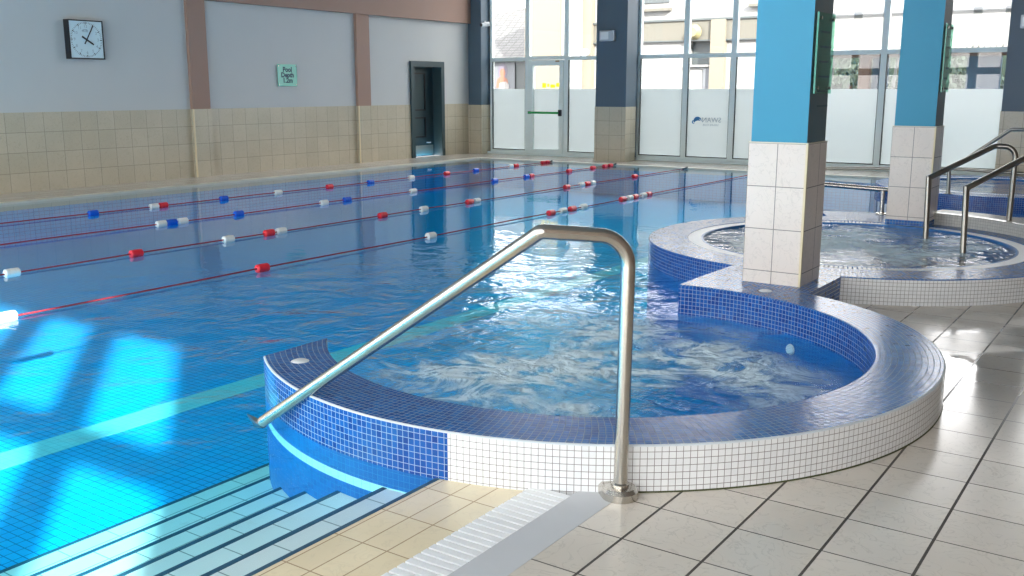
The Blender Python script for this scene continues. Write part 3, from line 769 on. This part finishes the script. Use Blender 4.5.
t = thing('handrail', 'large brushed steel handrail in front, sloping down over the spa rim into the pool', 'handrail', (-1.618, 3.066, 0))
P = [(-1.618, 3.066, .012), (-1.606, 3.067, .985), (-1.965, 3.045, .985), (-2.634, 3.005, .549), (-3.49, 2.951, -.045)]
P = [P[0], (-1.606, 3.067, .985), (-1.831, 2.839, 1.0145), (-3.37, 2.88, .004)]
MB().tube(fillet(P, [.115, .02], 10), .0265, 20).build('tube', M['steel'], t, smooth=True)
b = MB()
# tear-drop base cover
out = []
for k in range(28):
    a = 2 * pi * k / 28; r = .068
    x, y = r * cos(a), r * sin(a)
    if x < 0: x *= 1 + .95 * (abs(cos(a)) ** 3)
    out.append((x, y))
for lo, hi, s0, s1 in ((0, .028, 1., 1.), (.028, .042, 1., .84), (.042, .046, .84, .45)):
    for k in range(28):
        p, q = out[k], out[(k + 1) % 28]
        b.face([(p[0] * s0, p[1] * s0, lo), (q[0] * s0, q[1] * s0, lo), (q[0] * s1, q[1] * s1, hi), (p[0] * s1, p[1] * s1, hi)])
b.face([(p[0] * .45, p[1] * .45, .046) for p in out])
mt = Matrix.Translation((-1.618, 3.066, .001)) @ Matrix.Rotation(radians(-22), 4, 'Z')
b.v = [tuple(mt @ Vector(p)) for p in b.v]
bc = b.build('base_cover', M['steel'], t, smooth=True)
MB().lathe([(.034, .044), (.034, .056), (.026, .062)], (-1.618, 3.066), 0, 2 * pi, 20).build('collar', M['steel'], bc, smooth=True)
MB().tube([(-3.375, 2.888, -.010), (-3.43, 2.905, -.026), (-3.52, 2.945, -.03), (-3.59, 2.975, -.03)], [.020, .020, .013, .003], 12).build('submerged_end', M['steel_dark'], t, smooth=True)

def entry_rail(p, label, r=.0245, rad=(.03, .03, .10), flange=True, loc=None, bas=None):
    t = thing('handrail', label, 'handrail', loc or p[0], group='steel handrails of the raised spas')
    MB().tube(fillet(p, list(rad), 8), r, 16).build('tube', M['steel_dark'], t, smooth=True)
    for q in (bas or []):
        MB().lathe([(.028, q[2] + .03), (.03, q[2] + .012), (.055, q[2] + .01), (.058, q[2])], q, 0, 2 * pi, 18).build('flange', M['steel_dark'], t, smooth=True)
    return t
entry_rail([(-1.875, 9.33, -.2), (-1.915, 9.40, .715), (-1.49, 10.0, .985), (-1.315, 10.03, .985), (-1.315, 10.02, .19)],
           'steel handrail in the raised spa, bending down to its rim, farther of the pair', rad=(.0, .06, .10), bas=[(-1.315, 10.02, .189)])
dxy = (.44, -.69)
entry_rail([(-1.44, 8.66, -.2), (-1.485, 8.75, .70), (-1.06, 9.40, .985), (-.89, 9.42, .985), (-.89, 9.42, .19)],
           'steel handrail in the raised spa, nearer of the pair, cut by the frame edge', rad=(.0, .06, .10), bas=[(-.89, 9.42, .189)])
entry_rail([(-2.64, 14.25, .11), (-2.655, 14.25, .43), (-1.96, 14.3, .985), (-1.3, 14.3, .985), (-1.3, 14.3, .11)],
           'far steel handrail standing on the rim of the farthest spa', rad=(.03, .04, .10), bas=[(-2.64, 14.25, .11)])
t = thing('low_rail', 'low steel guard rail with a short post behind the raised spa, between the blue pillars', 'rail', (-2.65, 10.82, .19))
MB().tube([(-4.0, 10.45, .52), (-3.23, 10.645, .487), (-2.65, 10.83, .450), (-2.3, 10.9, .430)], .027, 12).build('bar', M['steel'], t, smooth=True)
MB().tube([(-2.65, 10.82, .19), (-2.65, 10.82, .44)], .024, 12).build('post', M['steel'], t, smooth=True)
MB().lathe([(.028, .215), (.03, .205), (.062, .202), (.065, .19)], (-2.65, 10.82), 0, 2 * pi, 18).build('flange', M['steel'], t, smooth=True)
t = thing('low_rail', 'long low dark rail across the far deck in front of the windows', 'rail', (-3.9, 17.8, 0))
MB().tube([(-5.75, 17.8, .085), (-5.4, 17.8, .10), (-4.3, 17.8, .150), (-3.3, 17.8, .19), (-2.2, 17.8, .155), (-1.0, 17.8, .15)], .028, 12).build('bar', M['steel_dark'], t, smooth=True)
for xx, zz in ((-3.95, .165), (-1.2, .15), (-5.72, .085)): MB().tube([(xx, 17.8, 0), (xx, 17.8, zz)], .022, 10).build('post', M['steel_dark'], t, smooth=True)

# ------------------------------------------------------------------ lane ropes
ROPES = {-11.05: [('b', 6.96), ('w', 7.83), ('r', 7.97), ('b', 8.96), ('w', 9.96), ('r', 11.02), ('b', 11.96), ('w', 12.99), ('r', 13.98), ('b', 14.86), ('w', 16.02), ('r', 16.2), ('r', 17.2), ('r', 17.36)],
         -9.53: [('w', 6.83), ('b', 6.97), ('w', 7.12), ('b', 7.94), ('w', 9.39), ('b', 9.83), ('w', 11.24), ('b', 13.34), ('b', 14.3), ('r', 14.45), ('r', 15.73), ('r', 16.62), ('r', 17.1), ('r', 17.32)],
         -7.97: [('w', 4.24), ('r', 5.42), ('w', 6.49), ('r', 7.03), ('w', 7.2), ('r', 8.82), ('w', 9.6), ('r', 10.57), ('w', 10.73), ('r', 13.09), ('w', 13.55), ('r', 13.73), ('w', 13.90), ('r', 15.37)],
         -6.42: [('r', 3.20), ('w', 3.35), ('r', 5.57), ('w', 7.84), ('r', 10.18), ('w', 10.46), ('r', 10.69), ('w', 10.97), ('r', 12.04), ('w', 12.25), ('r', 12.41), ('w', 12.67), ('r', 12.83)]}
fm = {}
for k, mt in (('r', M['red']), ('w', M['white_pl']), ('b', M['blue_pl'])):
    m = MB()
    prof = [(0, -.064), (.026, -.064), (.036, -.056), (.038, -.03), (.0365, -.025), (.038, -.02), (.038, .02), (.0365, .025), (.038, .03), (.036, .056), (.026, .064), (0, .064)]
    m.lathe(prof, (0, 0), 0, 2 * pi, 16)
    rot = Matrix.Rotation(radians(90), 4, 'X'); m.v = [tuple(rot @ Vector(p)) for p in m.v]
    o = m.build('float', mt, None, smooth=True); fm[k] = o.data; bpy.data.objects.remove(o)
labs = {-11.05: 'lane rope with red, white and blue floats nearest the tiled left wall', -9.53: 'lane rope with blue and white floats, second out from the left wall',
        -7.97: 'lane rope with red and white floats, third out from the left wall', -6.42: 'lane rope with red and white floats, the one nearest the spas'}
for X, fl in ROPES.items():
    t = thing('lane_rope', labs[X], 'lane rope', (X, PYF, 0), group='lane ropes across the pool')
    pts = [(X, REAR + .02, .0)] + [(X, REAR + .02 + k, .0 + .004 * sin(k * 1.7)) for k in range(1, 20)] + [(X, PYF - .16, .0)]
    MB().tube(pts, .007, 8).build('rope', M['rope_red'], t, smooth=True)
    MB().tube([(X, PYF - .2, .0), (X, PYF - .06, .008), (X, PYF - .005, .02)], .018, 8).build('hook', M['frame_dark'], t)
    for c, y in fl:
        o = bpy.data.objects.new('float', fm[c]); COL.objects.link(o); o.parent = t; o.location = (0, y - PYF, .002)

# ------------------------------------------------------------------ outside, beyond the glass
struct('ground', bxo(-40, 30, 19.26, 60, -.3, -.02), M['paving'], 'paved yard outside the windows')
# house with slate roof (far left)
t = thing('house', 'house with grey slate roof seen through the window left of the glazed door', 'house', (-21.5, 32, 0))
MB().box(-25.5, -19.9, 31.2, 38, -.02, 2.66).build('wall', M['grey_recess'], t)
rf = MB()
rf.face([(-25.7, 31.0, 2.62), (-19.8, 31.0, 2.62), (-19.8, 34.6, 5.1), (-21.8, 33.6, 4.45), (-24.5, 33.6, 4.45)], [(0, 0), (5.9, 0), (5.9, 3.6), (4, 3.0), (1, 3.0)])
rf.face([(-25.7, 31.0, 2.62), (-24.5, 33.6, 4.45), (-21.8, 33.6, 4.45), (-19.8, 34.6, 5.1), (-19.8, 38, 2.6), (-25.7, 38, 2.6)])
rf.build('roof', M['slate'], t)
MB().box(-25.7, -19.8, 30.9, 31.05, 2.52, 2.64).build('gutter', M['frame_dark'], t)
t = thing('poster', 'poster of a figure in orange and white, on the wall of the slate-roofed house', 'poster', (-20.9, 31.1, 1.9))
MB().box(-22.300, -21.300, 31.14, 31.19, .7, 2.45).build('sheet', M['poster_bg'], t)
k_ = 31.13
pp = MB(); pp.face([(-22.500 + .22 * cos(a) + .1 + .55, k_, 2.16 + .30 * sin(a)) for a in [2 * pi * i / 16 for i in range(16)]]); pp.build('printed_hair', M['poster_hair'], t)
pp = MB(); pp.face([(-21.850 + .13 * cos(a), k_ - .004, 2.10 + .16 * sin(a)) for a in [2 * pi * i / 16 for i in range(16)]]); pp.face([(-22.150, k_ - .003, 1.55), (-21.570, k_ - .003, 1.55), (-21.630, k_ - .003, 1.86), (-21.800, k_ - .003, 1.98), (-21.930, k_ - .003, 1.98), (-22.100, k_ - .003, 1.86)]); pp.build('printed_figure', M['poster_orange'], t)
pp = MB(); pp.face([(-22.070, k_ - .006, .8), (-21.600, k_ - .006, .8), (-21.550, k_ - .006, 1.65), (-21.700, k_ - .006, 1.78), (-22.000, k_ - .006, 1.72)]); pp.build('printed_dress', M['poster_white'], t)
# cream tower block behind the door
t = thing('building', 'plain cream building seen through the glazed door', 'building', (-19, 30, 0))
MB().box(-19.75, -18.3, 29.5, 34, -.02, 5.2).build('wall', M['render_cream'], t)
MB().box(-18.3, -17.55, 29.6, 34, -.02, 5.2).build('quoin_strip', M['render_white'], t)
MB().box(-17.55, -17.2, 29.75, 34, -.02, 5.2).build('cream_strip', M['render_cream'], t)
# white building with beige band (centre)
t = thing('building', 'white two-storey building with beige band seen through the windows right of the middle column', 'building', (-13.5, 30, 0))
MB().box(-17.2, -13.73, 30, 31.8, -.02, 5.2).box(-12.93, -9.4, 30, 31.8, -.02, 5.2).box(-13.73, -12.93, 30, 31.8, 3.0, 5.2).box(-13.73, -12.93, 30, 31.8, -.02, 2.25).box(-13.73, -12.93, 30.35, 31.8, 2.25, 3.0).build('wall', M['render_white'], t)
MB().box(-17.2, -9.4, 29.9, 30, 3.04, 3.64).build('band', M['render_beige'], t)
MB().box(-17.2, -9.4, 29.84, 30, 3.64, 3.70).build('string_course', M['grey_recess'], t)
MB().box(-17.2, -9.4, 29.88, 30, 3.0, 3.04).build('string_course', M['grey_recess'], t)
MB().box(-12.90, -12.42, 29.8, 30, -.02, 3.64).build('pilaster', M['render_cream'], t)
MB().box(-13.72, -12.94, 30.30, 30.34, 2.25, 3.0).build('window_recess', M['grey_recess'], t)
MB().box(-13.80, -12.9, 29.86, 30, 2.20, 2.26).build('sill', M['render_white'], t)
MB().box(-13.17, -12.95, 29.95, 30, .2, 2.15).build('blue_panel', M['poster_bg'], t)
for xa, xb_ in ((-15.65, -14.45), (-11.6, -10.2)):
    MB().box(xa, xb_, 29.95, 30, 4.25, 5.6).build('upper_window', M['grey_recess'], t)
    MB().box(xa - .1, xb_ + .1, 29.8, 30, 3.98, 4.07).build('upper_sill', M['render_beige'], t)
t2 = tag(MB().tube([(-13.45, 29.9, 3.30), (-13.45, 29.8, 3.28), (-13.45, 29.62, 3.27)], [.08, .24, .14], 16).build('bulkhead_lamp', M['lamp_cream'], None, smooth=True), 'round cream lamp on the beige band of the white building', 'lamp')
t2 = tag(MB().tube([(-17.40, 29.76, 2.72), (-17.40, 29.6, 2.70)], .13, 14).build('alarm_sounder', M['grey_box'], None, smooth=True), 'round grey box low on the cream strip outside the window', 'alarm')
# canopy building at the right
t = thing('canopy', 'white walled shelter with corrugated sheet eaves outside, seen between the blue pillars', 'shelter', (-5.5, 24.5, 0))
MB().box(-8.1, -1.0, 24.15, 24.3, 2.44, 3.20).build('fascia_wall', M['render_white'], t)
cg = MB(); n = 60
for i in range(n):
    for j in range(4):
        xa = -8.1 + 7.1 * (i + j / 4) / n; xb_ = -8.1 + 7.1 * (i + (j + 1) / 4) / n
        za = 2.41 + .045 * sin(pi * j / 2); zb = 2.41 + .045 * sin(pi * (j + 1) / 2)
        cg.face([(xa, 23.75, za - .06), (xb_, 23.75, zb - .06), (xb_, 24.2, zb + .04), (xa, 24.2, za + .04)])
cg.build('corrugated_sheet', M['corrugated'], t)
MB().box(-8.1, -1.0, 24.1, 24.2, 2.22, 2.31).build('eaves_beam', M['brown_wood'], t)
MB().box(-8.1, -1.0, 24.05, 24.32, 3.2, 3.26).build('gutter', M['poster_bg'], t)
MB().box(-6.67, -6.42, 24.1, 24.3, -.02, 2.22).build('post', M['brown_wood'], t)
MB().box(-6.40, -6.05, 24.3, 24.4, -.02, 2.22).build('door_panel', M['navy_door'], t)
MB().box(-4.35, -3.65, 24.3, 24.4, -.02, 2.22).build('door_panel', M['navy_door'], t)
for xx in (-7.3, -5.85, -5.3, -4.85, -3.5):
    MB().tube([(xx - .12, 24.0, -.02), (xx + .06, 24.05, 2.2)], .035, 8).build('leaning_pole', M['corrugated'], t)
tag(MB().box(-9.2, 0, 32, 36, -.02, 5.6).box(-4.2, -3.4, 31.6, 32, 3, 5.6).build('building', M['render_white']), 'tall white building rising behind the shelter outside', 'building')
# trees behind the shelter
def tree(x, y, label, s):
    t = thing('tree', label, 'tree', (x, y, 0), group='trees outside behind the shelter')
    MB().tube([(x, y, -.02), (x + .05, y, .9), (x, y, 1.6)], [.09, .07, .05], 8).build('trunk', M['brown_wood'], t)
    m = MB()
    for k in range(900):
        v = Vector((random.gauss(0, 1), random.gauss(0, .6), random.gauss(0, 1))).normalized() * (random.random() ** .4) * s
        c = Vector((x, y, 1.45)) + Vector((v.x, v.y * .6, v.z * 1.1))
        d = Vector((random.uniform(-1, 1), random.uniform(-1, 1), random.uniform(-1, 1))).normalized(); e = d.orthogonal().normalized(); w = random.uniform(.06, .12)
        m.face([c - d * w, c + e * w * .5, c + d * w, c - e * w * .5])
    m.build('crown', M['hedge'], t, merge=False)
tree(-7.6, 26.8, 'leafy tree outside beside the near blue pillar', 1.1)
tree(-5.5, 27.0, 'leafy tree outside, left of the far blue pillar', 1.1)
tree(-3.0, 26.6, 'leafy tree outside, just right of the far blue pillar', 1.0)
tag(MB().box(-9, 0, 28.2, 28.5, -.02, 2.7).build('hedge', M['hedge']), 'dark green hedge outside behind the shelter', 'hedge')

# ------------------------------------------------------------------ light
sc = bpy.context.scene
w = bpy.data.worlds.new('World'); sc.world = w; w.use_nodes = True
nt = w.node_tree; bg = nt.nodes['Background']
bg.inputs[0].default_value = (1.0, .98, .98, 1); bg.inputs[1].default_value = 6.3
sun = bpy.data.lights.new('Sun', 'SUN'); sun.energy = 18; sun.angle = radians(.9); sun.color = (1, .96, .88)
so = bpy.data.objects.new('sun', sun); COL.objects.link(so)
el = radians(25)
so.rotation_euler = Vector((-.78 * cos(el), .62 * cos(el), -sin(el))).to_track_quat('-Z', 'Y').to_euler()
def portal(loc, rot, sx, sy):
    l = bpy.data.lights.new('Portal', 'AREA'); l.shape = 'RECTANGLE'; l.size = sx; l.size_y = sy
    o = bpy.data.objects.new('portal', l); COL.objects.link(o); o.location = loc; o.rotation_euler = rot
    l.cycles.is_portal = True
portal(((WALLX + 2.5) / 2, REAR - .2, zt / 2), (radians(90), 0, 0), 2.5 - WALLX, zt)
portal(((WALLX + RIGHT) / 2, 19.3, CEIL / 2), (radians(-90), 0, 0), RIGHT - WALLX, CEIL)

# ------------------------------------------------------------------ camera
cam = bpy.data.cameras.new('Camera'); cam.sensor_width = 36; cam.lens = 979.0 / 1024 * 36; cam.clip_start = .05
co = bpy.data.objects.new('Camera', cam); COL.objects.link(co); sc.camera = co
yaw, pitch = radians(-34.53), radians(11.49)
fwd = Vector((sin(yaw) * cos(pitch), cos(yaw) * cos(pitch), -sin(pitch))); rgt = Vector((cos(yaw), -sin(yaw), 0)); up = rgt.cross(fwd)
m3 = Matrix((rgt, up, -fwd)).transposed().to_4x4(); m3.translation = (0, 0, 1.5); co.matrix_world = m3

sc.view_settings.view_transform = 'Standard'; sc.view_settings.look = 'None'; sc.view_settings.gamma = 1; sc.view_settings.use_curve_mapping = False
sc.view_settings.exposure = 0.3
sc.cycles.use_denoising = True
sc.cycles.max_bounces = 10; sc.cycles.transparent_max_bounces = 24; sc.cycles.diffuse_bounces = 5; sc.cycles.glossy_bounces = 5
sc.cycles.sample_clamp_indirect = 8
bpy.context.view_layer.update()
